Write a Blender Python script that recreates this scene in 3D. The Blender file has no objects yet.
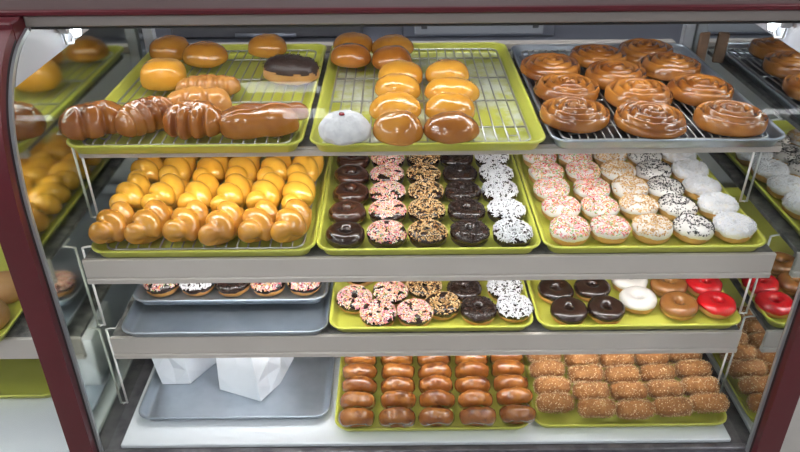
import bpy, math, random
from mathutils import Vector, Matrix, noise
R = random.Random(7)
PI = math.pi
Z0 = 0.42                                   # height of the case deck's tray rims above the shop floor
C = bpy.context.scene.collection
SC = bpy.context.scene

# ------------------------------------------------------------------ materials
def mat(name, col, rough=.5, metal=0., coat=0., spec=.5, var=None, vscale=30., bump=0., bscale=60., emit=None, sss=0., hue=0.):
    m = bpy.data.materials.new(name); m.use_nodes = True
    nt = m.node_tree; b = nt.nodes['Principled BSDF']
    b.inputs['Base Color'].default_value = (*col, 1)
    b.inputs['Roughness'].default_value = rough
    b.inputs['Metallic'].default_value = metal
    b.inputs['Coat Weight'].default_value = coat
    b.inputs['Coat Roughness'].default_value = .08
    b.inputs['Specular IOR Level'].default_value = spec
    if sss:
        b.inputs['Subsurface Weight'].default_value = sss
        b.inputs['Subsurface Radius'].default_value = (.01, .005, .002)
    tc = nt.nodes.new('ShaderNodeTexCoord')
    if var:
        n = nt.nodes.new('ShaderNodeTexNoise'); n.inputs['Scale'].default_value = vscale; n.inputs['Detail'].default_value = 5
        n.inputs['Roughness'].default_value = .6
        r = nt.nodes.new('ShaderNodeValToRGB')
        r.color_ramp.elements[0].position = .36; r.color_ramp.elements[0].color = (*col, 1)
        r.color_ramp.elements[1].position = .66; r.color_ramp.elements[1].color = (*var, 1)
        oi = nt.nodes.new('ShaderNodeObjectInfo')
        ad = nt.nodes.new('ShaderNodeVectorMath'); ad.operation = 'ADD'
        mu = nt.nodes.new('ShaderNodeVectorMath'); mu.operation = 'SCALE'; mu.inputs[3].default_value = 3.
        cb = nt.nodes.new('ShaderNodeCombineXYZ')
        nt.links.new(oi.outputs['Random'], cb.inputs[0]); nt.links.new(oi.outputs['Random'], cb.inputs[2])
        nt.links.new(cb.outputs[0], mu.inputs[0])
        nt.links.new(tc.outputs['Object'], ad.inputs[0]); nt.links.new(mu.outputs[0], ad.inputs[1])
        nt.links.new(ad.outputs[0], n.inputs['Vector'])
        nt.links.new(n.outputs['Fac'], r.inputs['Fac'])
        last = r.outputs['Color']
        if hue:
            hs = nt.nodes.new('ShaderNodeHueSaturation')
            mr = nt.nodes.new('ShaderNodeMapRange'); mr.inputs['To Min'].default_value = 1 - hue; mr.inputs['To Max'].default_value = 1 + hue
            nt.links.new(oi.outputs['Random'], mr.inputs['Value']); nt.links.new(mr.outputs[0], hs.inputs['Value'])
            nt.links.new(last, hs.inputs['Color']); last = hs.outputs['Color']
        nt.links.new(last, b.inputs['Base Color'])
    if bump:
        n2 = nt.nodes.new('ShaderNodeTexNoise'); n2.inputs['Scale'].default_value = bscale; n2.inputs['Detail'].default_value = 4
        bp = nt.nodes.new('ShaderNodeBump'); bp.inputs['Strength'].default_value = bump; bp.inputs['Distance'].default_value = .004
        nt.links.new(tc.outputs['Object'], n2.inputs['Vector']); nt.links.new(n2.outputs['Fac'], bp.inputs['Height'])
        nt.links.new(bp.outputs[0], b.inputs['Normal'])
    if emit:
        b.inputs['Emission Color'].default_value = (*emit[0], 1); b.inputs['Emission Strength'].default_value = emit[1]
    return m

def sugar(m, col, lo, hi, scale, fac=1., rough=None):
    """a patchy layer (dried sugar glaze, powder) over a material's colour"""
    nt = m.node_tree; b = nt.nodes['Principled BSDF']
    n = nt.nodes.new('ShaderNodeTexNoise'); n.inputs['Scale'].default_value = scale; n.inputs['Detail'].default_value = 6; n.inputs['Roughness'].default_value = .65
    tc = nt.nodes.new('ShaderNodeTexCoord'); nt.links.new(tc.outputs['Object'], n.inputs['Vector'])
    r = nt.nodes.new('ShaderNodeMapRange'); r.inputs['From Min'].default_value = lo; r.inputs['From Max'].default_value = hi; r.inputs['To Max'].default_value = fac
    nt.links.new(n.outputs['Fac'], r.inputs['Value'])
    mx = nt.nodes.new('ShaderNodeMix'); mx.data_type = 'RGBA'
    nt.links.new(r.outputs[0], mx.inputs['Factor'])
    src = b.inputs['Base Color']
    if src.is_linked: nt.links.new(src.links[0].from_socket, mx.inputs['A'])
    else: mx.inputs['A'].default_value = src.default_value
    mx.inputs['B'].default_value = (*col, 1)
    nt.links.new(mx.outputs['Result'], b.inputs['Base Color'])
    return m

LIME = (.53, .545, .075)
M = {}
M['lime'] = mat('lime_plastic', LIME, .32, var=(.58, .59, .10), vscale=9)
M['lime_sugar'] = sugar(mat('lime_plastic_sugared', LIME, .35), (.72, .74, .66), .44, .60, 9, .9)
M['alu'] = mat('aluminium', (.44, .49, .55), .36, .8, var=(.36, .41, .47), vscale=14)
M['alu_dark'] = mat('baked_aluminium', (.20, .21, .24), .38, 1., var=(.12, .12, .14), vscale=18)
M['wire'] = mat('chromed_wire', (.50, .50, .48), .33, .8)
M['white_wire'] = mat('white_coated_wire', (.75, .75, .73), .4)
M['lip'] = mat('cream_shelf_paint', (.58, .53, .495), .38, var=(.54, .49, .455), vscale=6)
M['shelf'] = mat('worn_grey_shelf', (.07, .07, .07), .7, var=(.22, .21, .20), vscale=34)
M['maroon'] = mat('maroon_paint', (.095, .007, .013), .36, var=(.08, .006, .011), vscale=5)
M['silver'] = mat('brushed_header', (.24, .215, .20), .38, .2)
M['hood'] = mat('brown_hood', (.10, .062, .055), .3, 0, .2)
M['gasket'] = mat('grey_gasket', (.42, .44, .46), .35, .5)
M['blackrub'] = mat('black_rubber', (.012, .012, .012), .5)
M['deck'] = mat('white_laminate', (.80, .83, .87), .22, var=(.73, .76, .81), vscale=5)
M['sill'] = mat('dark_metal_track', (.10, .095, .11), .3, .5, var=(.2, .19, .21), vscale=20)
M['trim'] = mat('white_panel', (.42, .43, .47), .45)
M['mirror_l'] = mat('smeared_mirror', (.72, .76, .68), .10, 1., var=(.62, .67, .60), vscale=5)
M['mirror_r'] = mat('mirror', (.70, .73, .73), .035, 1.)
M['door'] = mat('rear_door', (.40, .42, .44), .35)
M['stripglow'] = mat('lit_led_strip', (1, 1, 1), .4, emit=((.97, .985, 1), 30))
M['lampglow'] = mat('lit_tube', (1, 1, 1), .4, emit=((.93, .97, 1), 17))
M['bulbglow'] = mat('lit_lamp_end', (1, 1, 1), .4, emit=((.9, .96, 1), 22))
M['ceilglow'] = mat('lit_diffuser', (1, 1, 1), .4, emit=((.97, .985, 1), 15))
M['socket'] = mat('white_socket', (.55, .57, .6), .3)
# bakery
M['cake'] = mat('plain_cake', (.60, .31, .085), .6, var=(.50, .24, .06), vscale=40, bump=.25, bscale=140)
M['cakepale'] = mat('pale_cake', (.62, .36, .13), .6, var=(.55, .29, .09), vscale=40, bump=.25, bscale=140)
M['choccake'] = mat('chocolate_cake', (.032, .014, .009), .35, coat=.35, var=(.02, .009, .006), vscale=40, bump=.2, bscale=140)
M['choc'] = mat('chocolate_icing', (.030, .011, .006), .22, coat=.6, var=(.022, .008, .005), vscale=20, bump=.08, bscale=60)
M['choclight'] = mat('milk_chocolate_icing', (.065, .022, .012), .22, coat=.6, var=(.05, .016, .009), vscale=20, bump=.08, bscale=60)
M['white'] = mat('white_icing', (.74, .70, .67), .3, coat=.3, var=(.76, .72, .68), vscale=30, bump=.08, bscale=70)
M['caramel'] = mat('caramel_icing', (.34, .14, .03), .25, coat=.6, var=(.28, .10, .022), vscale=25, bump=.06)
M['red'] = mat('red_icing', (.68, .006, .012), .2, coat=.7, var=(.6, .004, .012), vscale=20, bump=.05)
for k, c in dict(sp_pink=(.80, .24, .32), sp_white=(.84, .80, .76), sp_yellow=(.82, .60, .26), sp_green=(.22, .45, .10),
                 sp_orange=(.80, .25, .05), sp_red=(.62, .03, .04), sp_blush=(.85, .42, .42)).items():
    M[k] = mat('sprinkle_' + k[3:], c, .35)
M['nut1'] = mat('chopped_peanut', (.62, .36, .13), .6)
M['nut2'] = mat('roasted_peanut', (.42, .20, .06), .6)
M['nut3'] = mat('pale_peanut', (.74, .54, .30), .6)
M['coco'] = mat('shredded_coconut', (.74, .74, .77), .55)
M['dark'] = mat('dark_crumbs', (.018, .011, .010), .45)
M['dark2'] = mat('brown_crumbs', (.040, .022, .017), .4)
M['cookie'] = mat('cookie_crumbs', (.012, .011, .013), .5)
M['oldfash'] = sugar(mat('glazed_cake', (.235, .068, .012), .2, coat=.6, var=(.40, .15, .026), vscale=22, bump=.5, bscale=60, hue=.2), (.11, .028, .007), .50, .66, 42, .85)
M['crumbcake'] = mat('crumb_coating', (.29, .115, .030), .7, var=(.44, .20, .06), vscale=60, bump=.9, bscale=170, hue=.10)
M['crumb1'] = mat('toasted_crumbs', (.46, .23, .075), .6)
M['crumb2'] = mat('pale_crumbs', (.84, .62, .36), .5)
def dough(name, a, b, hue=.1, rough=.2):
    return mat(name, a, rough, coat=.55, var=b, vscale=13, bump=.42, bscale=48, hue=hue)
M['bun'] = dough('glazed_brown_dough', (.46, .165, .018), (.64, .285, .040))
M['bungold'] = dough('glazed_golden_dough', (.68, .29, .028), (.76, .37, .048))
M['bundark'] = dough('glazed_dark_dough', (.32, .096, .012), (.50, .185, .026))
M['claw'] = sugar(dough('glazed_pastry', (.28, .078, .011), (.47, .17, .026)), (.62, .36, .14), .62, .82, 55, .4)
M['clawpale'] = sugar(dough('pale_glazed_pastry', (.50, .20, .045), (.60, .28, .07)), (.72, .52, .3), .60, .80, 55, .5)
M['roll'] = sugar(dough('glazed_roll_dough', (.25, .072, .010), (.54, .21, .035)), (.70, .46, .24), .62, .80, 70, .4)
M['twist'] = dough('glazed_twist_dough', (.74, .355, .030), (.80, .45, .05), .05)
M['twistbrown'] = dough('browned_twist_dough', (.46, .19, .024), (.70, .33, .038), .05)
M['powder'] = mat('powdered_sugar', (.76, .76, .78), .9, var=(.62, .62, .65), vscale=60, bump=.9, bscale=120)
M['jam'] = mat('red_jam', (.25, .008, .015), .15, coat=.5)
M['plain'] = mat('pale_bread', (.60, .34, .14), .5, var=(.50, .24, .08), vscale=12, bump=.15)
M['paper'] = mat('white_paper', (.70, .73, .78), .6, bump=.15, bscale=16)
M['wood'] = mat('brown_wood', (.26, .15, .09), .5, var=(.17, .095, .055), vscale=25)
# shop
M['wallp'] = mat('shop_wall_paint', (.42, .41, .44), .7)
M['wallback'] = mat('back_wall_paint', (.15, .15, .18), .6)
M['floorm'] = mat('floor_tile', (.40, .38, .35), .4, var=(.34, .32, .3), vscale=4)
M['ceilm'] = mat('ceiling_paint', (.72, .72, .70), .8)
M['steel'] = mat('dull_steel', (.20, .21, .25), .4, .8)
M['darkpl'] = mat('dark_grey_plastic', (.06, .06, .07), .4)
M['greypl'] = mat('pale_grey_plastic', (.27, .28, .31), .4)
M['window'] = mat('dark_glass_panel', (.03, .03, .035), .1)

# front glass: a clear pane that mirrors more at grazing angles
g = bpy.data.materials.new('clear_glass'); g.use_nodes = True
nt = g.node_tree; nt.nodes.clear()
o_ = nt.nodes.new('ShaderNodeOutputMaterial'); mx = nt.nodes.new('ShaderNodeMixShader')
tr = nt.nodes.new('ShaderNodeBsdfTransparent'); tr.inputs[0].default_value = (.985, .995, .99, 1)
gl = nt.nodes.new('ShaderNodeBsdfGlossy'); gl.inputs['Roughness'].default_value = .02
lw = nt.nodes.new('ShaderNodeLayerWeight'); lw.inputs[0].default_value = .5
pw = nt.nodes.new('ShaderNodeMath'); pw.operation = 'POWER'; pw.inputs[1].default_value = 4.
ma = nt.nodes.new('ShaderNodeMath'); ma.operation = 'MULTIPLY_ADD'; ma.inputs[1].default_value = .35; ma.inputs[2].default_value = .010
nt.links.new(lw.outputs['Facing'], pw.inputs[0]); nt.links.new(pw.outputs[0], ma.inputs[0])
nt.links.new(ma.outputs[0], mx.inputs[0]); nt.links.new(tr.outputs[0], mx.inputs[1]); nt.links.new(gl.outputs[0], mx.inputs[2])
nt.links.new(mx.outputs[0], o_.inputs[0]); M['glass'] = g

# ------------------------------------------------------------------ mesh helpers
class MB:
    def __init__(s): s.v = []; s.f = []; s.m = []; s.sm = []
    def add(s, v, f, mi=0, smooth=True):
        n = len(s.v); s.v += [tuple(p) for p in v]
        for q in f: s.f.append(tuple(i + n for i in q)); s.m.append(mi); s.sm.append(smooth)
    def box(s, x0, x1, y0, y1, z0, z1, mi=0):
        v = [(x, y, z) for x in (x0, x1) for y in (y0, y1) for z in (z0, z1)]
        s.add(v, [(0, 1, 3, 2), (4, 6, 7, 5), (0, 4, 5, 1), (2, 3, 7, 6), (0, 2, 6, 4), (1, 5, 7, 3)], mi, False)
    def bbox(s, x0, x1, y0, y1, z0, z1, b=.003, mi=0):
        """box with chamfered edges"""
        vs = []; idx = {}
        for ix, x in enumerate((x0, x1)):
            for iy, y in enumerate((y0, y1)):
                for iz, z in enumerate((z0, z1)):
                    sx, sy, sz = (1 if ix == 0 else -1), (1 if iy == 0 else -1), (1 if iz == 0 else -1)
                    idx[ix, iy, iz] = len(vs)
                    vs += [(x, y + sy * b, z + sz * b), (x + sx * b, y, z + sz * b), (x + sx * b, y + sy * b, z)]
        f = []
        I = lambda a, b_, c, k: idx[a, b_, c] + k
        for i in (0, 1):
            f.append([I(i, 0, 0, 0), I(i, 1, 0, 0), I(i, 1, 1, 0), I(i, 0, 1, 0)])
            f.append([I(0, i, 0, 1), I(1, i, 0, 1), I(1, i, 1, 1), I(0, i, 1, 1)])
            f.append([I(0, 0, i, 2), I(1, 0, i, 2), I(1, 1, i, 2), I(0, 1, i, 2)])
        for a in (0, 1):
            for c in (0, 1):
                f.append([I(a, c, 0, 0), I(a, c, 0, 1), I(a, c, 1, 1), I(a, c, 1, 0)])
                f.append([I(a, 0, c, 0), I(a, 0, c, 2), I(a, 1, c, 2), I(a, 1, c, 0)])
                f.append([I(0, a, c, 1), I(0, a, c, 2), I(1, a, c, 2), I(1, a, c, 1)])
        for a in (0, 1):
            for bb in (0, 1):
                for c in (0, 1): f.append([I(a, bb, c, 0), I(a, bb, c, 1), I(a, bb, c, 2)])
        s.add(vs, f, mi, False)
    def tube(s, pts, r, n=7, mi=0, closed=False):
        pts = [Vector(p) for p in pts]; N = len(pts); vs = []; up = None
        for i, p in enumerate(pts):
            if closed: t = pts[(i + 1) % N] - pts[i - 1]
            else: t = pts[min(i + 1, N - 1)] - pts[max(i - 1, 0)]
            t.normalize()
            if up is None: up = Vector((0, 0, 1)) if abs(t.z) < .9 else Vector((1, 0, 0))
            a = t.cross(up)
            if a.length < 1e-6: a = t.orthogonal()
            a.normalize(); b = a.cross(t); up = b if abs(b.length) > 0 else up
            rr = r[i] if isinstance(r, (list, tuple)) else r
            for k in range(n):
                w = 2 * PI * k / n; vs.append(p + a * (rr * math.cos(w)) + b * (rr * math.sin(w)))
        f = []
        for i in range(N if closed else N - 1):
            j = (i + 1) % N
            for k in range(n): f.append((i * n + k, i * n + (k + 1) % n, j * n + (k + 1) % n, j * n + k))
        if not closed:
            f.append(tuple(range(n))); f.append(tuple(range((N - 1) * n, N * n))[::-1])
        s.add(vs, f, mi)
    def grid(s, rows, mi=0, wrap=False, capa=False, capb=False, smooth=True):
        n = len(rows[0]); vs = [p for r in rows for p in r]; f = []
        for i in range(len(rows) - 1):
            for k in range(n if wrap else n - 1):
                f.append((i * n + k, i * n + (k + 1) % n, (i + 1) * n + (k + 1) % n, (i + 1) * n + k))
        if capa: f.append(tuple(range(n))[::-1])
        if capb: f.append(tuple(range((len(rows) - 1) * n, len(rows) * n)))
        s.add(vs, f, mi, smooth)
    def mesh(s, name, mats, fix=True):
        me = bpy.data.meshes.new(name); me.from_pydata(s.v, [], s.f)
        for m in mats: me.materials.append(M[m])
        me.polygons.foreach_set('material_index', s.m); me.polygons.foreach_set('use_smooth', s.sm)
        if fix:
            import bmesh
            bm = bmesh.new(); bm.from_mesh(me); bmesh.ops.recalc_face_normals(bm, faces=bm.faces); bm.to_mesh(me); bm.free()
        me.update(); return me

def link(name, data, parent=None, loc=(0, 0, 0), rot=None):
    o = bpy.data.objects.new(name, data); C.objects.link(o)
    o.location = loc
    if rot is not None: o.rotation_euler = rot
    if parent: o.parent = parent
    return o
def tag(o, label=None, cat=None, group=None, kind=None):
    if label: o['label'] = label
    if cat: o['category'] = cat
    if group: o['group'] = group
    if kind: o['kind'] = kind
    return o
def part(mb, name, mats, parent, label=None, kind=None, loc=(0, 0, 0)):
    if isinstance(mats, str): mats = [mats]
    o = link(name, mb.mesh(name, mats), parent, loc)
    return tag(o, label, None, None, kind)
def copy_tree(o, parent=None):
    c = o.copy(); C.objects.link(c); c.parent = parent
    for ch in o.children: copy_tree(ch, c)
    return c

ORD = ['front', 'second', 'third', 'fourth', 'fifth', 'sixth', 'seventh', 'eighth']

# ------------------------------------------------------------------ heights (m above shop floor)
S1, S2, S3, S4 = (.6829 + Z0, .4707 + Z0, .2469 + Z0, 0. + Z0)      # tray rim heights on the four levels
TH = .025                                                              # tray height
XL, XR = -.745, .728                                                   # the mirrored end panels
YB = .69                                                               # back of the case

# ------------------------------------------------------------------ room
def struct(name, mb, m):
    o = part(mb, name, m, None); o['kind'] = 'structure'; return o
RX, RY0, RY1, RH = 3.2, -3.4, 2.3, 2.75
b = MB(); b.box(-RX, RX, RY0, RY1, -.1, 0); struct('floor', b, 'floorm')
b = MB(); b.box(-RX, RX, RY0, RY1, RH, RH + .1); struct('ceiling', b, 'ceilm')
b = MB(); b.box(-RX, RX, RY1, RY1 + .1, 0, RH); struct('wall_back', b, 'wallback')
b = MB(); b.box(-RX, RX, RY0 - .1, RY0, 0, RH); struct('wall_front', b, 'wallp')
b = MB(); b.box(-RX - .1, -RX, RY0, RY1, 0, RH); struct('wall_left', b, 'wallp')
b = MB(); b.box(RX, RX + .1, RY0, RY1, 0, RH); struct('wall_right', b, 'wallp')

def ceiling_light(x, y, w, d, label):
    r = link('ceiling_light', None, None, (x, y, RH - .06)); tag(r, label, 'ceiling light', 'shop ceiling lights')
    f = MB(); f.bbox(-w / 2, w / 2, -d / 2, d / 2, .02, .06, .004); part(f, 'housing', 'socket', r)
    f = MB(); f.bbox(-w / 2 + .02, w / 2 - .02, -d / 2 + .02, d / 2 - .02, .0, .021, .004); part(f, 'diffuser', 'ceilglow', r)
for x, y, w, d, l in ((-.56, -1.15, .36, .5, 'lit ceiling light left of the camera, nearer the case'), (-.62, -2.5, .34, 1.0, 'lit ceiling light left of the camera, farther from the case'),
                      (-2.35, -.95, .34, 1.2, 'lit ceiling light by the left wall, nearer the case'), (2.35, -.95, .34, 1.2, 'lit ceiling light by the right wall, nearer the case'),
                      (-2.35, -2.5, .34, 1.2, 'lit ceiling light by the left wall, farther back'), (2.35, -2.5, .34, 1.2, 'lit ceiling light by the right wall, farther back'),
                      (1.95, .25, .34, 1.2, 'lit ceiling light past the right end of the case'), (-1.95, .25, .34, 1.2, 'lit ceiling light past the left end of the case'),
                      (0, 1.3, 1.2, .3, 'narrow lit ceiling light behind the display case')):
    ceiling_light(x, y, w, d, l)

# ------------------------------------------------------------------ the display case
case = link('display_case', None, None, (0, 0, 0))
tag(case, 'maroon framed glass bakery display case with four levels of trays', 'display case')
PROF = [(-.095, -.065), (-.087, .12), (-.080, .27), (-.074, .45), (-.068, .60), (-.058, .675), (-.040, .745), (-.015, .795), (.020, .838), (.060, .866), (.105, .882)]
PROF = [(y, z + Z0) for y, z in PROF]
def fine(P, n=6):
    out = []
    for i in range(len(P) - 1):
        p0, p1, p2, p3 = P[max(i - 1, 0)], P[i], P[i + 1], P[min(i + 2, len(P) - 1)]
        for k in range(n):
            t = k / n
            out.append(tuple(.5 * (2 * p1[a] + (p2[a] - p0[a]) * t + (2 * p0[a] - 5 * p1[a] + 4 * p2[a] - p3[a]) * t * t + (3 * p1[a] - p0[a] - 3 * p2[a] + p3[a]) * t ** 3) for a in (0, 1)))
    out.append(P[-1]); return out
PF = fine(PROF)
def offset(P, d):
    out = []
    for i, p in enumerate(P):
        a, c = P[max(i - 1, 0)], P[min(i + 1, len(P) - 1)]
        ty, tz = c[0] - a[0], c[1] - a[1]; L = math.hypot(ty, tz)
        out.append((p[0] - tz / L * d, p[1] + ty / L * d))
    return out
def strip(x0, x1, d0, d1, name, m, parent=case, label=None, P=PF):
    """a bar that follows the glass profile between x0 and x1, from offset d0 to d1 outwards"""
    A, B_ = offset(P, d0), offset(P, d1)
    rows = [[(x0, a[0], a[1]), (x1, a[0], a[1]), (x1, c[0], c[1]), (x0, c[0], c[1])] for a, c in zip(A, B_)]
    mb = MB(); mb.grid(rows, 0, True, True, True, False)
    return part(mb, name, m, parent, label)
# frame posts, gaskets, trims
strip(XL - .055, XL - .004, -.006, .030, 'frame_post', 'maroon', label='maroon post left of the trays')
strip(XR + .004, XR + .056, -.006, .030, 'frame_post', 'maroon', label='maroon post right of the trays')
strip(XL - .003, XL + .003, -.001, .0065, 'gasket', 'gasket')
strip(XR - .003, XR + .003, -.001, .0065, 'gasket', 'gasket')
strip(XL - .008, XL - .0035, .0075, .012, 'seal', 'blackrub')
strip(XR + .0035, XR + .008, .0075, .012, 'seal', 'blackrub')
strip(XL + .0035, XR - .0035, 0, .005, 'front_glass', 'glass', label='clear curved front glass')
strip(-1.46, XL - .056, 0, .005, 'front_glass', 'glass', label='clear front glass of the next bay')
# header and hood
HZ = Z0
b = MB(); b.bbox(-1.46, XR + .09, .100, .112, HZ + .910, HZ + .920, .002); part(b, 'header_rail', 'maroon', case)
b = MB(); b.bbox(XL - .003, XR + .003, .106, .150, HZ + .889, HZ + .910, .002); part(b, 'header_trim', 'silver', case)
b = MB(); b.bbox(XL + .004, XR - .004, .110, .150, HZ + .8835, HZ + .8885, .001); part(b, 'header_seal', 'blackrub', case)
b = MB(); b.bbox(-1.46, XR + .09, .1125, YB + .02, HZ + .9105, HZ + .919, .002); part(b, 'hood', 'hood', case)
for x0, x1 in ((XL - .055, XL - .003), (XR + .003, XR + .09)):
    b = MB(); b.bbox(x0, x1, .06, .15, HZ + .862, HZ + .9095, .003); part(b, 'corner_block', 'maroon', case)
# deck and base
b = MB(); b.bbox(-.712, .700, -.073, YB - .02, S4 - TH - .012, S4 - TH, .002); part(b, 'deck', 'deck', case)
b = MB(); b.box(-1.44, XL - .06, -.09, YB, S4 - TH - .012, S4 - TH); part(b, 'deck', 'deck', case, 'white deck of the next bay')
b = MB(); b.box(XL - .05, XR + .05, -.10, YB, S4 - TH - .040, S4 - TH - .013); part(b, 'base_track', 'sill', case)
b = MB(); b.bbox(XL, XR, -.094, -.080, S4 - TH - .020, S4 - TH - .004, .002); part(b, 'front_track', 'sill', case)
b = MB(); b.box(-1.46, XR + .06, -.08, YB, .0, S4 - TH - .041); part(b, 'base_cabinet', 'maroon', case)
# mirrored ends
def end_panel(x, s, m, label):
    yz = [(y + .006, z) for y, z in PF] + [(YB, PF[-1][1]), (YB, PF[0][1])]
    zt = .812 + Z0
    low = [(y, min(z, zt)) for y, z in yz]
    mb = MB(); n = len(low)
    mb.add([(x, y, z) for y, z in low] + [(x + s * .012, y, z) for y, z in low],
           [tuple(range(n)), tuple(range(n, 2 * n))[::-1]] + [(i, (i + 1) % n, n + (i + 1) % n, n + i) for i in range(n)], 0, False)
    part(mb, 'mirror_panel', m, case, label)
    hi = [(y, z) for y, z in yz if z > zt]
    i0 = next(i for i, q in enumerate(yz) if q[1] > zt)
    a, c = yz[i0 - 1], yz[i0]; t = (zt - a[1]) / (c[1] - a[1])
    hi = [(a[0] + t * (c[0] - a[0]), zt)] + hi + [(YB, zt)]
    n = len(hi); mb = MB()
    mb.add([(x - s * .003, y, z) for y, z in hi] + [(x + s * .012, y, z) for y, z in hi],
           [tuple(range(n)), tuple(range(n, 2 * n))[::-1]] + [(i, (i + 1) % n, n + (i + 1) % n, n + i) for i in range(n)], 0, False)
    part(mb, 'end_trim', 'trim', case, 'white trim above the mirror panel')
end_panel(XL, -1, 'mirror_l', 'smeared mirror panel at the left end')
end_panel(XR, 1, 'mirror_r', 'clearer mirror panel at the right end')
for x in (-.722, .712):
    b = MB(); b.bbox(x - .014, x + .014, YB - .03, YB - .006, S4 - TH, HZ + .898, .002); part(b, 'corner_post', 'trim', case)
# shelves: board, lip, two hanger wires each
def shelf(z, y0, lipz, x0, x1, name='shelf'):
    r = MB(); r.bbox(x0 + .003, x1 - .003, y0 + .010, YB - .035, z - .010, z, .001)
    o = part(r, name, 'shelf', case)
    u = MB(); u.box(x0 + .02, x1 - .02, y0 + .012, YB - .036, z - .0125, z - .0102); part(u, 'bounce_underside', 'lip', o)  # pale sheet added under the dark board to brighten the case interior
    l = MB()
    l.bbox(x0, x1, y0, y0 + .009, lipz + .014, z, .0015); l.bbox(x0, x1, y0 - .003, y0 + .011, lipz, lipz + .0138, .002)
    part(l, 'shelf_lip', 'lip', o, 'cream painted front lip')
    return o
sh1 = shelf(S1 - TH, .068, S1 - TH - .017, -.695, .692)
sh2 = shelf(S2 - TH, -.006, S2 - TH - .059, -.712, .706)
sh3 = shelf(S3 - TH, .014, S3 - TH - .060, -.712, .700)
b = MB(); b.bbox(-1.44, XL - .06, .024, YB - .035, S3 - TH - .010, S3 - TH, .001); o = part(b, 'shelf', 'shelf', case)
b = MB(); b.bbox(-1.44, XL - .06, .014, .023, S3 - TH - .060, S3 - TH, .002); part(b, 'shelf_lip', 'lip', o, 'cream painted front lip')
def led(sh, y, z):
    b = MB(); b.tube([(-.66, y, z), (.65, y, z)], .0045, 10); part(b, 'led_strip', 'stripglow', sh)
led(sh1, .086, S1 - TH - .0175); led(sh2, .016, S2 - TH - .022); led(sh3, .036, S3 - TH - .022)
def hanger(sh, x, zt, zb, s, y0=0.):
    t = MB()
    Y = lambda q: [(a, b_ + y0, c_) for a, b_, c_ in q]
    t.tube(Y([(x, .06, zt), (x, .06, zb)]), .0026)
    t.tube(Y([(x, .06, zt), (x - s * .012, .06, zt + .003), (x - s * .024, .06, zt + .003), (x - s * .024, .075, zt + .003), (x - s * .024, .09, zt + .003)]), .0022)
    t.tube(Y([(x, .06, zb + .002), (x + s * .008, .058, zb + .002), (x + s * .010, .05, zb + .002)]), .0022)
    part(t, 'hanger_wire', 'white_wire', sh)
for sh, zt, zb in ((sh1, S1 - TH - .012, S2 - TH), (sh2, S2 - TH - .012, S3 - TH), (sh3, S3 - TH - .012, S4 - TH)):
    hanger(sh, -.7375, zt, zb, -1, .105 if sh is sh1 else 0); hanger(sh, .7205, zt, zb, 1, .150 if sh is sh1 else .02)
# rear sliding doors, up to just under the top shelf
for x0, x1, y in ((-.70, .01, YB - .004), (-.01, .69, YB + .010)):
    b = MB(); b.bbox(x0, x1, y, y + .012, S4 - TH, S1 - .03, .002); o = part(b, 'rear_door', 'door', case)
b = MB(); b.bbox(-.70, .69, YB - .006, YB + .024, S1 - .03, S1 - .012, .002); part(b, 'rear_rail', 'lip', case)
# lamp behind the header
b = MB(); b.tube([(XL + .03, .235, HZ + .874), (XR - .03, .235, HZ + .874)], .011, 12); lt = part(b, 'lamp_tube', 'lampglow', case)
for x, s in ((XL, 1), (XR, -1)):
    b = MB(); b.bbox(min(x + s * .004, x + s * .028), max(x + s * .004, x + s * .028), .205, .262, HZ + .846, HZ + .897, .004); o = part(b, 'lamp_socket', 'socket', case)
    b = MB(); b.tube([(x + s * .008, .222, HZ + .846), (x + s * .010, .222, HZ + .822), (x + s * .012, .245, HZ + .816), (x + s * .010, .262, HZ + .826)], .003); part(b, 'socket_clip', 'socket', o)
    b = MB(); b.tube([(x + s * .028, .236, HZ + .847), (x + s * .030, .236, HZ + .834)], [.011, .006], 10); part(b, 'lamp_end', 'bulbglow', o, 'bright lamp end')

# ------------------------------------------------------------------ trays and racks
def rrect(w, l, r, n=7):
    pts = []
    for cx, cy, a0 in ((w / 2 - r, l - r, 0), (-w / 2 + r, l - r, PI / 2), (-w / 2 + r, r, PI), (w / 2 - r, r, 3 * PI / 2)):
        for k in range(n):
            a = a0 + PI / 2 * k / (n - 1); pts.append((cx + r * math.cos(a), cy + r * math.sin(a)))
    return pts
def inset_loop(w, l, r, d, z):
    return [(x, y + d, z) for x, y in rrect(w - 2 * d, l - 2 * d, max(r - d, .004))]
def tray_mb(w, l, r=.036, h=TH, floor_mi=1):
    rows = [inset_loop(w, l, r, d, z) for d, z in ((.0175, 0), (.0150, .0012), (.0075, h - .008), (.0062, h - .0055), (.0012, h - .0052), (.0, h - .003), (.0008, h - .0006), (.003, h),
                                                   (.0062, h - .001), (.0085, h - .004), (.0150, .0055), (.0185, .0028), (.022, .0024))]
    b = MB(); b.grid(rows, 0, True, True, False)
    b.add(rows[-1], [tuple(range(len(rows[-1])))], floor_mi, False)
    return b
tray_cache = {}
def tray(name, x, y, zrim, l, mats, label, w=.46, group=None):
    key = (w, l, tuple(mats))
    if key not in tray_cache: tray_cache[key] = tray_mb(w, l).mesh(name, mats)
    o = link(name, tray_cache[key], None, (x, y, zrim - TH + .0006))
    tag(o, label, 'tray', group); return o
LT = .6275
lime = ('lime', 'lime'); limes = ('lime', 'lime_sugar'); alu = ('alu', 'alu'); alud = ('alu', 'alu_dark')
G = 'lime plastic trays in the case'
tray('serving_tray', -.479, .031, S1, LT, lime, 'lime green tray under the glazed pastries, top shelf at the left', group=G)
tray('serving_tray', -.008, .031, S1, LT, limes, 'lime green tray under rows of round glazed buns, top shelf centre', group=G)
tray('sheet_pan', .460, .036, S1, .60, alud, 'aluminium sheet pan under the big cinnamon rolls', group='aluminium sheet pans')
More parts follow.
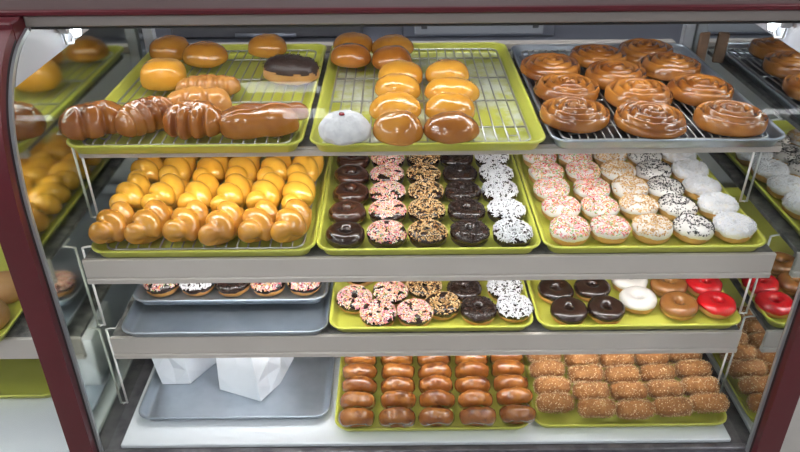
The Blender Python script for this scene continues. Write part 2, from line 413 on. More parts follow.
tray('serving_tray', -.4645, -.0135, S2, LT, lime, 'lime green tray filled with golden twisted donuts', group=G)
tray('serving_tray', -.0045, -.0135, S2, LT, lime, 'lime green tray of all-chocolate donuts, second shelf centre', group=G)
tray('serving_tray', .4575, -.0135, S2, LT, lime, 'lime green tray of white-iced donuts, second shelf', group=G)
tray('sheet_pan', -.455, .000, S3, LT, alu, 'empty aluminium sheet pan under a smaller pan, third shelf', group='aluminium sheet pans')
tray('sheet_pan', -.455, .082, S3 + TH + .0005, .56, alu, 'aluminium pan with a donut row, stacked on another pan', w=.45, group='aluminium sheet pans')
tray('serving_tray', .006, .0102, S3, LT, lime, 'lime green tray of topped chocolate-iced donuts, third shelf centre', group=G)
tray('serving_tray', .4715, .0102, S3, LT, lime, 'lime green tray with red, caramel and chocolate iced donuts', group=G)
tray('sheet_pan', -.4626, -.015, S4, LT, alu, 'aluminium sheet pan holding two white paper bags', group='aluminium sheet pans')
tray('serving_tray', .010, -.0555, S4, LT, lime, 'lime green tray of glazed cake donuts, bottom level', group=G)
tray('serving_tray', .4745, -.0505, S4, LT, lime, 'lime green tray of crumb-coated donuts, bottom level', group=G)
tray('serving_tray', -1.160, -.0205, S3, LT, lime, 'lime green tray of pale buns in the next bay', group=G)
tray('serving_tray', -1.140, .062, S4, LT, lime, 'empty lime green tray on the next bay deck', group=G)

def rack(x, y, zf, w, l, n, label, top=.0145, r=.0018):
    """a wire cooling rack standing on a tray floor at height zf; its wires run front to back"""
    root = link('cooling_rack', None, None, (x, y, zf)); tag(root, label, 'cooling rack', 'wire cooling racks')
    b = MB(); z = top
    lp = [(px, py, z - .003) for px, py in rrect(w, l, .022, 6)]
    b.tube(lp, r * 1.35, 7, 0, True); part(b, 'border_wire', 'wire', root)
    b = MB()
    for i in range(n):
        px = -w / 2 + w * (i + 1) / (n + 1)
        b.tube([(px, .003, z - .003), (px, .006, z), (px, l - .006, z), (px, l - .003, z - .003)], r, 6)
    part(b, 'wire_grid', 'wire', root)
    for k in range(4):
        py = l * (k + .5) / 4
        b = MB(); b.tube([(-w / 2, py, z - .003), (w / 2, py, z - .003)], r * 1.2, 6)
        part(b, 'cross_wire', 'wire', root)
    for px in (-w / 2 + .03, w / 2 - .03):
        for py in (.05, l - .05):
            b = MB(); b.tube([(px - .012, py, z - .003), (px - .008, py, .002), (px + .008, py, .002), (px + .012, py, z - .003)], r, 6)
            part(b, 'foot', 'wire', root)
    return root
FL = -TH + .0036
rack(-.479, .056, S1 + FL, .405, .575, 17, 'chrome wire cooling rack under the glazed pastries on the top shelf')
rack(-.008, .056, S1 + FL, .405, .575, 17, 'chrome wire cooling rack under the glazed buns and powdered donut')
rack(.460, .062, S1 + FL, .405, .55, 24, 'wire cooling rack under the large cinnamon rolls')
rack(-.4645, .011, S2 + FL, .405, .575, 17, 'wire cooling rack under the golden twisted donuts')
RT = FL + .0145 + .0015      # top of a rack relative to the tray rim

# ------------------------------------------------------------------ donuts
def ring_pt(Ro, rh, h, phi, th, seed=0, amp=0., off=0., e=.86):
    rc, a, bz = (Ro + rh) / 2, (Ro - rh) / 2, h / 2
    c, s_ = math.cos(th), math.sin(th)
    cx = math.copysign(abs(c) ** e, c); sz = math.copysign(abs(s_) ** e, s_)
    q = Vector((math.cos(phi) * (rc + a * cx), math.sin(phi) * (rc + a * cx), bz * sz))
    n = Vector((math.cos(phi) * c * bz, math.sin(phi) * c * bz, s_ * a)).normalized()
    if amp: q += n * (amp * noise.noise(q * 38 + Vector((seed * 3.1, seed, 0))) + .4 * amp * noise.noise(q * 90 + Vector((seed, seed * 2.7, 0))))
    return q + n * off, n
def donut_base(Ro=.0425, rh=.0085, h=.033, seed=0, amp=.002, np_=44, nt_=22, e=.86):
    b = MB(); rows = []
    for i in range(np_):
        rows.append([ring_pt(Ro, rh, h, 2 * PI * i / np_, 2 * PI * k / nt_, seed, amp, 0., e)[0] for k in range(nt_)])
    rows.append(rows[0]); b.grid(rows[:-1], 0, True)
    n = nt_; N = np_
    b.add([], []); k0 = (N - 1) * n
    for k in range(n): b.f.append((k0 + k, k0 + (k + 1) % n, (k + 1) % n, k)); b.m.append(0); b.sm.append(True)
    return b
def icing_mb(Ro, rh, h, seed, amp, low=-.15, wav=.22, thick=.0022, np_=52, nt_=18):
    b = MB(); rows = []
    for i in range(np_):
        ph = 2 * PI * i / np_
        u = Vector((math.cos(ph) * 1.7, math.sin(ph) * 1.7, seed * 5.3))
        t0 = low + wav * noise.noise(u) + .5 * wav * noise.noise(u * 2.7)
        t1 = PI + .35
        row = []
        for k in range(nt_):
            f = k / (nt_ - 1); th = t0 + (t1 - t0) * f
            e = min(f / .09, (1 - f) / .09, 1.); e = math.sqrt(max(e, 0)) if e < 1 else 1
            row.append(ring_pt(Ro, rh, h, ph, th, seed, amp, -.001 + (thick + .001) * e)[0])
        rows.append(row)
    nt2 = nt_
    b.grid(rows, 0)
    k0 = (np_ - 1) * nt2
    for k in range(nt2 - 1): b.f.append((k0 + k, k0 + k + 1, k + 1, k)); b.m.append(0); b.sm.append(True)
    return b
def bit(b, p, n, rg, kind, mi):
    t = n.orthogonal().normalized(); t = Matrix.Rotation(rg.uniform(0, 2 * PI), 3, n) @ t; w = n.cross(t)
    if kind == 'sprinkle': L, W, H, lift = rg.uniform(.0022, .0032), .0007, .0007, .3
    elif kind == 'coconut': L, W, H, lift = rg.uniform(.0026, .0062), rg.uniform(.0007, .0014), .0005, .5
    elif kind == 'nut': L, W, H, lift = rg.uniform(.0014, .0032), rg.uniform(.0012, .0022), rg.uniform(.0010, .0019), .4
    elif kind == 'grit': L, W, H, lift = rg.uniform(.0010, .0023), rg.uniform(.0009, .0018), rg.uniform(.0007, .0014), .5
    else: L, W, H, lift = rg.uniform(.0011, .0030), rg.uniform(.0009, .0020), rg.uniform(.0008, .0016), .5
    t = (t + n * rg.uniform(-lift, lift)).normalized(); u = w.cross(t).normalized(); c = p + n * H * .6
    if kind in ('sprinkle', 'coconut'):
        vs = [c + t * (sx * L) + w * (sy * W) + u * (sz * H) for sx in (-1, 1) for sy in (-1, 1) for sz in (-1, 1)]
        if kind == 'coconut':
            bend = n * rg.uniform(-.0012, .0016)
            vs = [v + bend for v in vs[:4]] + vs[4:]
        b.add(vs, [(0, 1, 3, 2), (4, 6, 7, 5), (0, 4, 5, 1), (2, 3, 7, 6), (0, 2, 6, 4), (1, 5, 7, 3)], mi, False)
    else:
        j = lambda: rg.uniform(.7, 1.2)
        vs = [c + t * L * j(), c - t * L * j(), c + w * W * j(), c - w * W * j(), c + u * H * j(), c - u * H * j()]
        b.add(vs, [(0, 2, 4), (2, 1, 4), (1, 3, 4), (3, 0, 4), (2, 0, 5), (1, 2, 5), (3, 1, 5), (0, 3, 5)], mi, False)
TOP = {
    'rainbow': ('sprinkle', 900, ['sp_pink', 'sp_white', 'sp_yellow', 'sp_green', 'sp_orange', 'sp_red', 'sp_blush'], [4, 7, 5, 1, 2, 1, 7], 'sprinkles'),
    'pastel': ('sprinkle', 640, ['sp_pink', 'sp_white', 'sp_yellow', 'sp_green', 'sp_orange', 'sp_red', 'sp_blush'], [3, 3, 3, 3, 2, 2, 3], 'sprinkles'),
    'nuts': ('nut', 620, ['nut1', 'nut2', 'nut3'], [5, 2, 5], 'chopped_nuts'),
    'crumbs': ('crumb', 430, ['dark', 'dark2'], [3, 2], 'chocolate_crumbs'),
    'cookie': ('crumb', 380, ['cookie', 'dark'], [4, 1], 'cookie_crumbs'),
    'coconut': ('coconut', 560, ['coco'], [1], 'coconut_flakes'),
    'grit': ('grit', 420, ['crumb1', 'crumb2', 'nut2'], [4, 4, 1], 'toasted_crumbs'),
}
def topping_mb(top, Ro, rh, h, seed, amp, patch=0., lo=.0, hi=PI - .2, mul=1.):
    kind, n, ms, ws, nm = TOP[top]; rg = random.Random(seed * 13 + 5); b = MB(); k = 0; guard = 0
    while k < n * mul and guard < 12000:
        guard += 1
        ph, th = rg.uniform(0, 2 * PI), rg.uniform(lo, hi)
        rr = ((Ro + rh) / 2 + (Ro - rh) / 2 * math.cos(th)) / Ro
        if rg.random() > rr: continue
        p, nn = ring_pt(Ro, rh, h, ph, th, seed, amp, .0021)
        if patch and noise.noise(p * 55 + Vector((seed, 9, 1))) < -patch: continue
        bit(b, p, nn, rg, kind, rg.choices(range(len(ms)), ws)[0]); k += 1
    return b, ms, nm

mesh_cache = {}
def donut(body, icing, top, variant, Ro=.0398, h=.033, low=-.15, patch=0., mul=1.):
    """(name, [(part name, mesh, kind)]) of one kind of donut, meshes shared between its copies"""
    key = (body, icing, top, variant, Ro, h)
    if key in mesh_cache: return mesh_cache[key]
    rh = .0085 if icing != 'white' or not top else .0055; sd = variant * 7 + len(body) + (hash_(str(icing) + str(top)) % 50); amp = .0016
    ps = [('cake', donut_base(Ro, rh, h, sd, amp).mesh('cake', [body]), None)]
    if icing: ps.append(('icing', icing_mb(Ro, rh, h, sd, amp, low).mesh('icing', [icing]), None))
    if top:
        b, ms, nm = topping_mb(top, Ro, rh, h, sd, amp, patch, .42, PI - .35, mul=mul * .86)
        ps.append((nm, b.mesh(nm, ms, False), 'stuff'))
    mesh_cache[key] = ps; return ps
def hash_(s):
    v = 7
    for c in s: v = (v * 31 + ord(c)) % 10007
    return v
def put(parts, name, loc, rot, label, group, cat='donut'):
    root = link(name, None, None, loc, rot); tag(root, label, cat, group)
    for nm, me, kind in parts:
        o = link(nm, me, root)
        if kind: o['kind'] = kind
    return root
def jit(a): return R.uniform(-a, a)
def flat_rot(t=.07): return (jit(t), jit(t), R.uniform(0, 2 * PI))
HD = .033
# second shelf, centre tray: chocolate all through
COLS_B = [('choccake', 'choc', None, 'plain chocolate-glazed chocolate donut'), ('choccake', 'choc', 'rainbow', 'rainbow-sprinkled chocolate donut'),
          ('choccake', 'choc', 'nuts', 'peanut-topped chocolate donut'), ('choccake', 'choc', 'crumbs', 'dark crumb-covered chocolate donut'),
          ('choccake', 'choc', 'coconut', 'coconut-topped chocolate donut')]
xs = [-.176, -.090, -.004, .082, .168]; ys = [.042, .130, .216, .301, .386, .471]
for r, y in enumerate(ys):
    for c, x in enumerate(xs):
        bo, ic, tp, d = COLS_B[c]
        if c == 0 and r > 0: ic = 'choclight'
        put(donut(bo, ic, tp, (r + c) % 3, patch=.3 if tp != 'coconut' else 0, low=-.5 if tp is None else -.15), 'donut', (x + jit(.002), y + jit(.002), S2 + FL + HD / 2 + .0042), flat_rot(.05),
            f'{d}, {ORD[r]} row from the front, centre tray, second shelf', d.split(' ')[0] + ' all-chocolate donuts on the second shelf')
# second shelf, right tray: white icing
COLS_C = [('pastel', 'rainbow-sprinkled white-iced donut, leftmost column'), ('pastel', 'rainbow-sprinkled white-iced donut, next column right'),
          ('nuts', 'nut-topped white-iced donut'), ('cookie', 'black cookie-crumb white-iced donut'), ('coconut', 'coconut-topped white-iced donut')]
xs = [.288, .377, .461, .546, .632]; ys = [.050, .138, .222, .306, .390, .475]
for r, y in enumerate(ys):
    for c, x in enumerate(xs):
        tp, d = COLS_C[c]
        put(donut('cakepale', 'white', tp, (r + 2 * c) % 3, Ro=.0402, h=.036, low=-.05, patch=.3 if tp != 'coconut' else 0, mul=1), 'donut', (x + jit(.003), y + jit(.003), S2 + FL + .018 + .0042), flat_rot(.055),
            f'{d}, {ORD[r]} row, right tray, second shelf', 'white-iced donuts on the second shelf')
# third shelf, centre tray: golden cake under chocolate
P3 = [[(-.114, .066), (-.031, .068), (.033, .096), (.114, .076), (.196, .084)], [(-.170, .130), (-.087, .152), (-.006, .176), (.088, .162), (.184, .167)],
      [(-.160, .235), (-.074, .240), (.014, .262), (.100, .248), (.188, .252)]]
K3 = [('rainbow', 'rainbow-sprinkled chocolate-iced golden donut'), ('rainbow', 'rainbow-sprinkled chocolate-iced golden donut'), ('nuts', 'peanut-topped chocolate-iced golden donut'),
      ('crumbs', 'dark crumb-topped chocolate-iced golden donut'), ('coconut', 'coconut-topped chocolate-iced golden donut')]
for r in range(3):
    for c in range(5):
        tp, d = K3[c]; x, y = P3[r][c]; y -= (.009, .018, .020)[r]
        e = [', leftmost', ', second from left', '', '', ''][c]
        put(donut('cake', 'choc', tp, (r + c) % 3, Ro=.0398, patch=.3 if tp != 'coconut' else 0), 'donut', (x, y, S3 + FL + HD / 2 + .0042), flat_rot(.05),
            f'{d}{e}, {ORD[r]} row, third shelf', 'topped golden donuts on the third shelf')
# third shelf, right tray: five icings
P3 = [[(.318, .073), (.404, .077), (.487, .112), (.574, .090), (.662, .092)], [(.303, .158), (.392, .166), (.489, .197), (.576, .176), (.661, .178)],
      [(.305, .250), (.395, .252), (.485, .282), (.572, .262), (.660, .264)]]
K3 = [('choc', 'dark chocolate-iced donut, leftmost'), ('choc', 'dark chocolate-iced donut, second from left'), ('white', 'smooth white-iced donut'), ('caramel', 'caramel-brown iced donut'), ('red', 'bright red-iced donut')]
for r in range(3):
    for c in range(5):
        ic, d = K3[c]; x, y = P3[r][c]; y -= (.011, .020, .022)[r]
        put(donut('cake', ic, None, (r + c) % 3, Ro=.0408, low=-.08), 'donut', (x, y, S3 + FL + HD / 2 + .0042), flat_rot(.05),
            f'{d}, {ORD[r]} row, right tray, third shelf', 'smooth-iced donuts on the third shelf')
# third shelf, upper sheet pan: one row of five
for x, tp, d in ((-.622, 'rainbow', 'rainbow-sprinkled chocolate donut at the left end of the stacked pan'), (-.538, 'coconut', 'coconut-topped chocolate donut on the stacked pan'),
                 (-.455, 'crumbs', 'dark crumb-topped donut in the middle of the stacked pan'), (-.372, 'rainbow', 'rainbow-sprinkled chocolate donut right of the crumb one, stacked pan'),
                 (-.288, 'rainbow', 'rainbow-sprinkled chocolate donut at the right end of the stacked pan')):
    put(donut('cake', 'choc', tp, R.randrange(3), Ro=.0398, patch=.3), 'donut', (x, .150 + jit(.003), S3 + TH + FL + HD / 2 + .0042), flat_rot(.05), d, 'donuts on the stacked sheet pan')
# bottom level, centre tray: glazed cake donuts leaning forward
COLW = ['leftmost column', 'second column', 'middle column', 'fourth column', 'rightmost column']
def leaning(Ro, h, tilt): return Ro * math.sin(tilt) + h / 2 * math.cos(tilt) + .001
xs = [-.164, -.073, .020, .113, .203]; tl = math.radians(57)
for r in range(8):
    for c, x in enumerate(xs):
        v = (r + 2 * c) % 3; key = ('old', v)
        if key not in mesh_cache: mesh_cache[key] = donut_base(.0425, .0065, .0365, 31 + v, .0036, e=.88).mesh('glazed_donut', ['oldfash'])
        t = tl + jit(.05)
        o = link('glazed_donut', mesh_cache[key], None, (x + jit(.003), -.022 + (-.024 if r == 0 else -.020) + .0475 * r + jit(.0012) + (.006 if c == 4 else 0), S4 + FL + leaning(.045, .0405, t)))
        o.rotation_euler = (Matrix.Rotation(-t, 3, 'X') @ Matrix.Rotation(R.uniform(0, 6.28), 3, 'Z')).to_euler()
        tag(o, f'brown glazed cake donut leaning forward, {COLW[c]}, {ORD[r]} row, bottom level', 'donut', 'glazed cake donuts on the bottom level')
# bottom level, right tray: crumb-coated donuts
xs = [.302, .391, .481, .570, .659]
for r in range(7):
    for c, x in enumerate(xs):
        v = (r + 2 * c) % 3; key = ('crumb', v)
        if key not in mesh_cache:
            tb, ms, nm = topping_mb('grit', .0422, .007, .037, 61 + v, .0024, 0, 0, 2 * PI, 2.2)
            mesh_cache[key] = [('cake', donut_base(.0422, .007, .037, 61 + v, .0024, e=.86).mesh('crumb_cake', ['crumbcake']), None), (nm, tb.mesh(nm, ms, False), 'stuff')]
        t = math.radians(50) + jit(.06)
        rot = (Matrix.Rotation(-t, 3, 'X') @ Matrix.Rotation(R.uniform(0, 6.28), 3, 'Z')).to_euler()
        put(mesh_cache[key], 'crumb_donut', (x + jit(.003), [-.006, -.022, -.028, -.022, -.010][c] + .0560 * r + jit(.0015), S4 + FL + leaning(.046, .041, t)), rot,
            f'tan crumb-coated donut leaning forward, {COLW[c]}, {ORD[r]} row, bottom level', 'crumb-coated donuts on the bottom level')

# ------------------------------------------------------------------ buns, pastries, rolls, twists
def blob(a, bb, c, seed=0, amp=.002, e=.85, flat=.55, nu=48, nv=28, fn=None):
    """a puffed piece of dough standing on z = 0"""
    rows = []
    for j in range(nv + 1):
        v = -PI / 2 + PI * j / nv; row = []
        for i in range(nu):
            u = 2 * PI * i / nu
            P = lambda q, k: math.copysign(abs(q) ** k, q)
            cv = P(math.cos(v), e * .8); sv = P(math.sin(v), e)
            p = Vector((a * cv * P(math.cos(u), e), bb * cv * P(math.sin(u), e), c * sv))
            if p.z < 0: p.z *= flat
            n = p.normalized()
            p += n * (amp * noise.noise(p * 28 + Vector((seed * 1.7, seed, 3))) + amp * .5 * noise.noise(p * 70 + Vector((seed, 2, seed))))
            if fn: p = fn(p)
            row.append(p)
        rows.append(row)
    zmin = min(p.z for r in rows for p in r); zc = zmin + (.12 * c)
    for r in rows:
        for p in r: p.z = max(p.z, zc) - zc
    b = MB(); b.grid(rows, 0, True); return b
def bun(me_key, dims, seed, m, x, y, z, rz, label, group, name='glazed_bun', cat='bun', rx=0., ry=0., amp=.0022, e=.98):
    k = ('bun', dims, seed, m)
    if k not in mesh_cache: mesh_cache[k] = blob(*dims, seed=seed, amp=amp, e=e).mesh(name, [m])
    o = link(name, mesh_cache[k], None, (x, y, z), (rx, ry, rz)); tag(o, label, cat, group); return o
ZR = S1 + RT
GB = 'glazed buns on the top shelf'
# left tray
bun(0, (.053, .048, .038), 3, 'bun', -.640, .565, ZR, .2, 'round glazed bun at the back left corner of the pastry tray', GB)
bun(0, (.055, .050, .038), 4, 'bun', -.540, .515, ZR, -.2, 'round glazed bun right of the back corner bun, pastry tray', GB)
bun(0, (.051, .045, .042), 5, 'bungold', -.600, .365, ZR, .1, 'tall golden glazed bun in front of the two back buns', GB, e=.75)
bun(0, (.050, .042, .036), 6, 'bun', -.397, .585, ZR, 0, 'lone glazed bun at the back edge of the pastry tray', GB)
# chocolate topped split bun
def half(p): return Vector((p.x, p.y, p.z))
root = link('chocolate_bun', None, None, (-.312, .392, ZR), (0, 0, -.25)); tag(root, 'pale bun with rough dark chocolate topping beside the pastry tray rim', 'bun')
part(blob(.066, .040, .036, 8, .003), 'bread', 'plain', root)
ic = blob(.067, .041, .037, 8, .003); keep = []
cut = lambda v: v[2] > .021 + .012 * noise.noise(Vector((v[0] * 45, v[1] * 45, 4))) - .10 * v[0] * (v[0] < 0)
keep = [i for i, f in enumerate(ic.f) if all(cut(ic.v[j]) for j in f)]
ic.f = [ic.f[i] for i in keep]; ic.m = [0] * len(keep); ic.sm = [True] * len(keep)
ic.v = [(x, y, z + .003) for x, y, z in ic.v]; used = sorted({j for f in ic.f for j in f}); mp = {j: i for i, j in enumerate(used)}
ic.v = [ic.v[j] for j in used]; ic.f = [tuple(mp[j] for j in f) for f in ic.f]
part(ic, 'chocolate_topping', 'dark2', root)
rg = random.Random(3); cb = MB()
for k in range(420):
    v = rg.choice(ic.v); q = Vector(v) + Vector((jit(.004), jit(.004), .0006))
    bit(cb, q, Vector((v[0] * 6, v[1] * 6, 1)).normalized(), rg, 'crumb', rg.randrange(2))
tag(part(cb, 'chocolate_crumbs', ['dark', 'dark2'], root), kind='stuff')
# finger pastries
def lobes(n, a, depth, side=-1, hi=.25):
    xsn = [(-1 + 2 * (k + 1) / (n + 1)) * a * .9 for k in range(n)]
    def fn(p):
        w = max(0., min(1., side * p.y / .03 + .75))
        q = sum(math.exp(-((p.x - xi - .08 * p.y) / (.0042 + .001 * w)) ** 2) for xi in xsn)
        q = min(q, 1.) * w
        return Vector((p.x, p.y * (1 - depth * q), p.z * (1 - hi * q) if p.z > 0 else p.z))
    return fn
def pastry(dims, n, depth, seed, m, x, y, rz, label, name='bear_claw', side=-1, hi=.25, rx=0, dz=0):
    b = blob(*dims, seed=seed, amp=.0032, nu=110, nv=34, fn=lobes(n, dims[0], depth, side, hi) if n else None)
    o = link(name, b.mesh(name, [m]), None, (x, y, ZR + dz), (rx, 0, rz)); tag(o, label, 'pastry', 'glazed pastries on the top shelf'); return o
pastry((.072, .029, .031), 5, .35, 21, 'clawpale', -.486, .305, .10, 'ribbed golden pastry finger, rear one of two', 'pastry_finger', hi=.2)
pastry((.070, .036, .036), 2, .45, 22, 'clawpale', -.484, .205, .14, 'plump lobed golden pastry, just behind the front row')
pastry((.064, .046, .041), 2, .36, 23, 'claw', -.667, .108, .50, 'bear claw at the front left corner of the pastry tray')
pastry((.068, .040, .041), 5, .30, 24, 'claw', -.570, .128, 1.0, 'bear claw turned sideways, second in the front row')
pastry((.060, .046, .042), 3, .45, 25, 'claw', -.468, .102, .03, 'bear claw with four toes facing the glass, front row')
def roll_over(p):
    s = .006 * math.exp(-((p.y + .004 - .012 * math.sin(p.x * 40)) / .0045) ** 2) if p.z > 0 else 0
    return Vector((p.x, p.y, p.z - s))
b = blob(.078, .040, .036, 26, .004, e=.62, nu=90, nv=34, fn=roll_over)
b2 = blob(.034, .022, .022, 27, .003); b.add([(x + .066, y + .020, z + .014) for x, y, z in b2.v], b2.f)
o = link('folded_pastry', b.mesh('folded_pastry', ['claw']), None, (-.340, .104, ZR), (0, 0, .16)); tag(o, 'long folded glazed pastry at the right end of the front row', 'pastry', 'glazed pastries on the top shelf')
# centre tray buns
BB = [(-.178, .600, 0, 'bun', 'back row, leftmost column'), (-.180, .500, 1, 'bundark', 'second from back, leftmost column'), (-.076, .580, 2, 'bun', 'back row, next to leftmost column'),
      (-.078, .478, 3, 'bundark', 'second from back, middle column'), (-.058, .374, 0, 'bungold', 'third from back, middle column'), (-.066, .280, 1, 'bungold', 'third from front, middle column'),
      (-.070, .175, 2, 'bungold', 'second from front, middle column'), (-.066, .068, 3, 'bun', 'front row beside the powdered donut'),
      (.050, .372, 1, 'bungold', 'back one of the right column'), (.052, .262, 4, 'bungold', 'second from back, right column'),
      (.042, .168, 0, 'bungold', 'second from front, right column'), (.038, .070, 2, 'bundark', 'front of the right column')]
DD = [(.052, .046, .035), (.051, .045, .036), (.055, .045, .034), (.050, .046, .037), (.060, .045, .034)]
for x, y, v, m, d in BB:
    bun(0, DD[v], 40 + v, m, x, y, ZR, jit(.15), f'glazed bun, {d}, centre tray on the top shelf', GB, rx=jit(.06), ry=jit(.05))
root = link('powdered_donut', None, None, (-.168, .066, ZR), (0, 0, 0)); tag(root, 'white powdered jam donut at the front corner of the bun tray', 'donut')
part(blob(.051, .047, .037, 60, .003, e=1.0), 'sugared_dough', 'powder', root)
part(blob(.006, .005, .004, 61, .0004, nu=14, nv=8), 'jam', 'jam', root, 'dark red spot of jam', loc=(-.004, -.012, .0555))
# cinnamon rolls
def roll_mb(Rr, h, seed, a0, turns=3.6, ns=120, nr=34):
    pitch = Rr / turns; rows = []; fill = []
    for i in range(nr + 1):
        f = i / nr; row = []
        for k in range(ns):
            th = 2 * PI * k / ns
            wob = 1 + .05 * noise.noise(Vector((math.cos(th) * 1.3, math.sin(th) * 1.3, seed * 4.1)))
            r = Rr * f * wob
            s = r / pitch - th / (2 * PI) + a0
            ridge = abs(math.sin(PI * s)) ** .6; fill.append(max(0, 1 - ridge * 1.5) if f > .04 else 0)
            z = h * (1 - .34 * f ** 3.2) + (.0125 * (ridge - .66)) * min(1, f * 5) + .006 * math.exp(-(r / .016) ** 2) + .0022 * noise.noise(Vector((r * math.cos(th) * 40, r * math.sin(th) * 40, seed)))
            row.append((r * math.cos(th), r * math.sin(th), z))
        rows.append(row)
    for df, zf in ((1.035, .42), (1.045, .28), (1.03, .14), (.98, .03), (.93, 0)):
        row = []
        for k in range(ns):
            x, y, z = rows[nr][k]; row.append((x * df, y * df, z * zf / .58 * .8 if zf else 0))
        rows.append(row)
    b = MB(); b.grid(rows[::-1], 0, True, True, False); b.fill = fill; return b
RL = [(.430, .507, 'back row, left one'), (.560, .545, 'back row, right one'), (.300, .430, 'second row from back, left one'), (.438, .372, 'second row from back, middle one'), (.580, .420, 'second row from back, right one'),
      (.309, .288, 'third row from back, left one'), (.455, .246, 'third row from back, middle one'), (.598, .277, 'third row from back, right one'),
      (.294, .145, 'front row, left one'), (.440, .118, 'front row, middle one'), (.600, .116, 'front row, right one')]
def roll_mesh(s):
    b = roll_mb(.0682, .031, s, s * .37); me = b.mesh('cinnamon_roll', ['roll'])
    ns, nr = 120, 34
    at_ = me.attributes.new('filling', 'FLOAT', 'POINT'); vals = [0.] * len(b.v)
    for i in range(nr + 1):                      # grid rows were added from the rim inwards
        for k in range(ns): vals[(len(b.v) // ns - 1 - i) * ns + k] = b.fill[i * ns + k]
    at_.data.foreach_set('value', vals); return me
def cinnamon(m):
    nt = m.node_tree; bs = nt.nodes['Principled BSDF']
    a = nt.nodes.new('ShaderNodeAttribute'); a.attribute_name = 'filling'
    mx = nt.nodes.new('ShaderNodeMix'); mx.data_type = 'RGBA'; mx.inputs['B'].default_value = (.10, .028, .009, 1)
    nt.links.new(a.outputs['Fac'], mx.inputs['Factor']); nt.links.new(bs.inputs['Base Color'].links[0].from_socket, mx.inputs['A'])
    nt.links.new(mx.outputs['Result'], bs.inputs['Base Color'])
cinnamon(M['roll'])                              # the cinnamon filling shows as a dark spiral
roll_me = [roll_mesh(s) for s in range(4)]
for i, (x, y, d) in enumerate(RL):
    o = link('cinnamon_roll', roll_me[i % 4], None, (x, y, ZR), (jit(.03), jit(.03), R.uniform(0, 6.28)))
    o.scale = (1, 1, R.uniform(1, 1.2)) if i > 1 else (.98, .98, 1)
    tag(o, f'large glazed cinnamon roll, {d}, on the aluminium pan', 'cinnamon roll', 'cinnamon rolls on the top shelf')
# twists
def twist_mb(L, turns, rho, rs, seed, hand=1):
    b = MB()
    for s in (0, 1):
        pts = []; rr = []
        N = 44; ta, tb_ = (0, .90) if s == 0 else (.14, 1)
        for k in range(N + 1):
            q = k / N; t = ta + (tb_ - ta) * q; ph = hand * 2 * PI * turns * t + s * PI + PI / 2 + (seed - 1.5) * .25
            e = min(1, min(t, 1 - t) / .12); e = .5 + .5 * math.sin(e * PI / 2)
            pts.append((rho * e * math.cos(ph) * 1.2, (t - .5) * L, rho * e * math.sin(ph)))
            rr.append(rs * (1 - (abs(2 * q - 1)) ** 8) ** .5 * (1 + .10 * math.sin(ph)) + .0012)
        b.tube(pts, rr, 16)
    zm = min(v[2] for v in b.v)
    b.v = [(x + .0015 * noise.noise(Vector((x, y, z)) * 45), y, max(z - zm - .004, 0)) for x, y, z in b.v]
    return b
def fuse(me, voxel=.0026, smooth=4):
    """the same dough as one continuous surface"""
    o = bpy.data.objects.new('dough', me); C.objects.link(o)
    m = o.modifiers.new('remesh', 'REMESH'); m.mode = 'VOXEL'; m.voxel_size = voxel; m.use_smooth_shade = True
    m = o.modifiers.new('smooth', 'SMOOTH'); m.iterations = smooth; m.factor = .5
    dg = bpy.context.evaluated_depsgraph_get()
    n = bpy.data.meshes.new_from_object(o.evaluated_get(dg)); bpy.data.objects.remove(o)
    n.polygons.foreach_set('use_smooth', [True] * len(n.polygons)); return n
tw = [twist_mb(.120, 1.25, .0130, .0215, s, 1) for s in range(4)]
twm = {(s, m): fuse(tw[s].mesh('twist_donut', [m])) for s in range(4) for m in ('twist', 'twistbrown')}
xs = [-.655, -.582, -.505, -.430, -.356, -.284]
CW = ['leftmost column', 'second column', 'third column', 'fourth column', 'fifth column', 'rightmost column']
for r in range(4):
    for c, x in enumerate(xs):
        m = 'twistbrown' if r == 0 else 'twist'
        o = link('twist_donut', twm[(r + c * 2) % 4, m], None, (x + jit(.003), .051 + .121 * r + jit(.005), S2 + RT), (jit(.03), 0, jit(.16)))
        tag(o, f'{"browned" if r == 0 else "golden"} glazed twisted donut, {CW[c]}, {ORD[r]} row, left tray of second shelf', 'donut', 'twisted donuts on the second shelf')
# next bay buns
for x, y, d in ((-1.0, .06, 'pale round bun nearest the maroon post in the next bay'), (-1.105, .065, 'pale round bun second from the maroon post in the next bay'), (-1.01, .165, 'pale round bun behind the front one in the next bay')):
    bun(0, (.050, .048, .044), 70, 'plain', x, y, S3 + FL, jit(.4), d, 'pale buns in the next bay', 'bun')

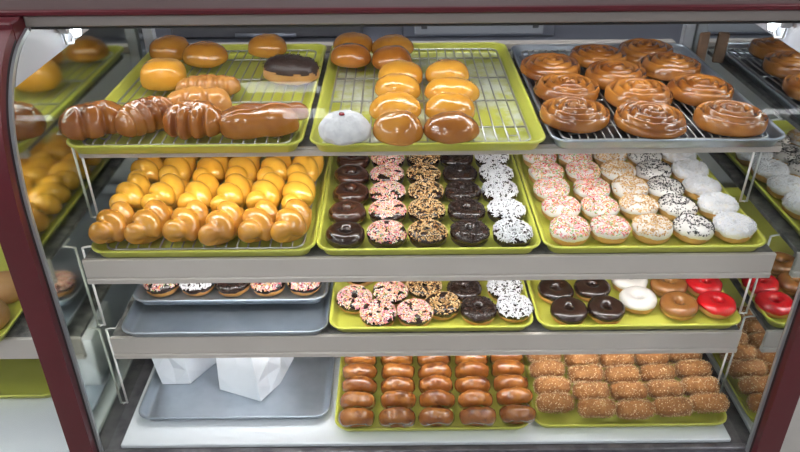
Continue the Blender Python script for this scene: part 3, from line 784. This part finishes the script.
# ------------------------------------------------------------------ paper bags on the lower pan
def bag(foot, top, h, seed, label):
    rg = random.Random(seed); nl = 3; n = len(foot); per = 2
    def edge(P):
        out = []
        for i in range(n):
            a, c = Vector(P[i]), Vector(P[(i + 1) % n])
            for k in range(per): out.append(a.lerp(c, k / per))
        return out
    F, T = edge(foot), edge(top); rows = []
    cen = sum(F, Vector((0, 0))) / len(F)
    for j in range(nl + 1):
        t = j / nl; row = []
        for i, (f, g_) in enumerate(zip(F, T)):
            p = f.lerp(g_, t); d = (p - cen).normalized()
            k = 0 if (j in (0,) or i % per == 0) else rg.uniform(-.009, .004)
            row.append((p.x + d.x * k, p.y + d.y * k, h * t + (rg.uniform(-.006, .006) if 0 < j < nl else 0)))
        rows.append(row)
    b = MB()
    vs = [p for r in rows for p in r]; m = len(F); fs = []
    for j in range(nl):
        for i in range(m):
            a, b_, c, d = j * m + i, j * m + (i + 1) % m, (j + 1) * m + (i + 1) % m, (j + 1) * m + i
            fs += [(a, b_, c), (a, c, d)] if (i + j) % 2 else [(a, b_, d), (b_, c, d)]
    fs.append(tuple(range(m))[::-1]); fs.append(tuple(range(nl * m, (nl + 1) * m)))
    b.add(vs, fs, 0, False)
    o = link('paper_bag', b.mesh('paper_bag', ['paper']), None, (0, 0, S4 + FL + .0012)); tag(o, label, 'paper bag', 'white paper bags on the lower pan')
bag([(-.667, .118), (-.597, .119), (-.535, .215), (-.560, .30), (-.650, .28)], [(-.682, .110), (-.600, .112), (-.545, .200), (-.575, .28), (-.67, .26)], .155, 4, 'crumpled white paper bag nearer the left mirror panel')
bag([(-.518, .098), (-.408, .055), (-.368, .118), (-.345, .21), (-.470, .23)], [(-.508, .092), (-.416, .055), (-.352, .112), (-.345, .19), (-.47, .21)], .160, 9, 'crumpled white paper bag nearer the middle of the pan')

# ------------------------------------------------------------------ behind the case
root = link('back_counter', None, None, (0, 1.55, 0)); tag(root, 'dark steel back counter behind the display case', 'counter')
b = MB(); b.bbox(-2.2, 2.2, -.30, .30, .86, .90, .004); part(b, 'worktop', 'steel', root)
b = MB(); b.box(-2.18, 2.18, -.27, .29, 0, .859); part(b, 'cabinet', 'darkpl', root)
def on_counter(name, x, y, z=.90): return link(name, None, None, (x, y, z))
root = on_counter('counter_machine', .235, 1.47); tag(root, 'grey counter appliance with dark frame behind the bun tray', 'appliance')
b = MB(); b.bbox(-.28, .28, -.10, .14, .0, .13, .006); part(b, 'body', 'steel', root)
b = MB(); b.bbox(-.235, .235, -.106, -.099, .012, .082, .003); part(b, 'front_panel', 'greypl', root)
for x in (-.20, .205):
    b = MB(); b.bbox(x - .011, x + .011, -.111, -.105, .035, .075, .002); part(b, 'catch', 'darkpl', root)
root = on_counter('steel_container', -.55, 1.50); tag(root, 'long dark steel container behind the pastry tray', 'container')
b = MB(); b.bbox(-.34, .36, -.13, .13, .0, .075, .01); part(b, 'body', 'darkpl', root)
b = MB(); b.bbox(-.35, .37, -.14, .14, .075, .100, .006); part(b, 'lid', 'steel', root)
b = MB(); b.tube([(-.10, -.15, .02), (.12, -.15, .02)], .008, 8); part(b, 'handle', 'steel', root)
o = MB(); o.bbox(-.014, .014, -.005, .005, 0, .078, .003)
w = link('wooden_wedge', o.mesh('wooden_wedge', ['wood']), None, (.7045, .55, S1 - TH + .0006), (0, 0, .25)); tag(w, 'small brown wooden wedge standing at the back right corner', 'wedge')

# ------------------------------------------------------------------ world, camera, colour management
wd = bpy.data.worlds.new('shop_air'); SC.world = wd; wd.use_nodes = True
wd.node_tree.nodes['Background'].inputs[0].default_value = (.5, .52, .55, 1); wd.node_tree.nodes['Background'].inputs[1].default_value = .1
f_px, pitch, yaw, rol = 705.07, .5554, .0041, -.0070
fw = Vector((math.sin(yaw) * math.cos(pitch), math.cos(yaw) * math.cos(pitch), -math.sin(pitch)))
rt = Vector((math.cos(yaw), -math.sin(yaw), 0)); up = rt.cross(fw)
c, s = math.cos(rol), math.sin(rol)
rt2, up2 = c * rt + s * up, -s * rt + c * up
cam = bpy.data.cameras.new('camera'); co = bpy.data.objects.new('camera', cam); C.objects.link(co)
mw = Matrix((rt2, up2, -fw)).transposed().to_4x4(); mw.translation = Vector((-.0681, -1.1922, 1.2577 + Z0))
co.matrix_world = mw
cam.sensor_fit = 'HORIZONTAL'; cam.sensor_width = 36; cam.lens = f_px / 800 * 36; cam.clip_start = .02
SC.camera = co
vs = SC.view_settings
vs.view_transform = 'Standard'; vs.look = 'None'; vs.gamma = 1; vs.use_curve_mapping = False; vs.exposure = 0.27
SC.cycles.max_bounces = 10; SC.cycles.transparent_max_bounces = 12; SC.cycles.use_denoising = True
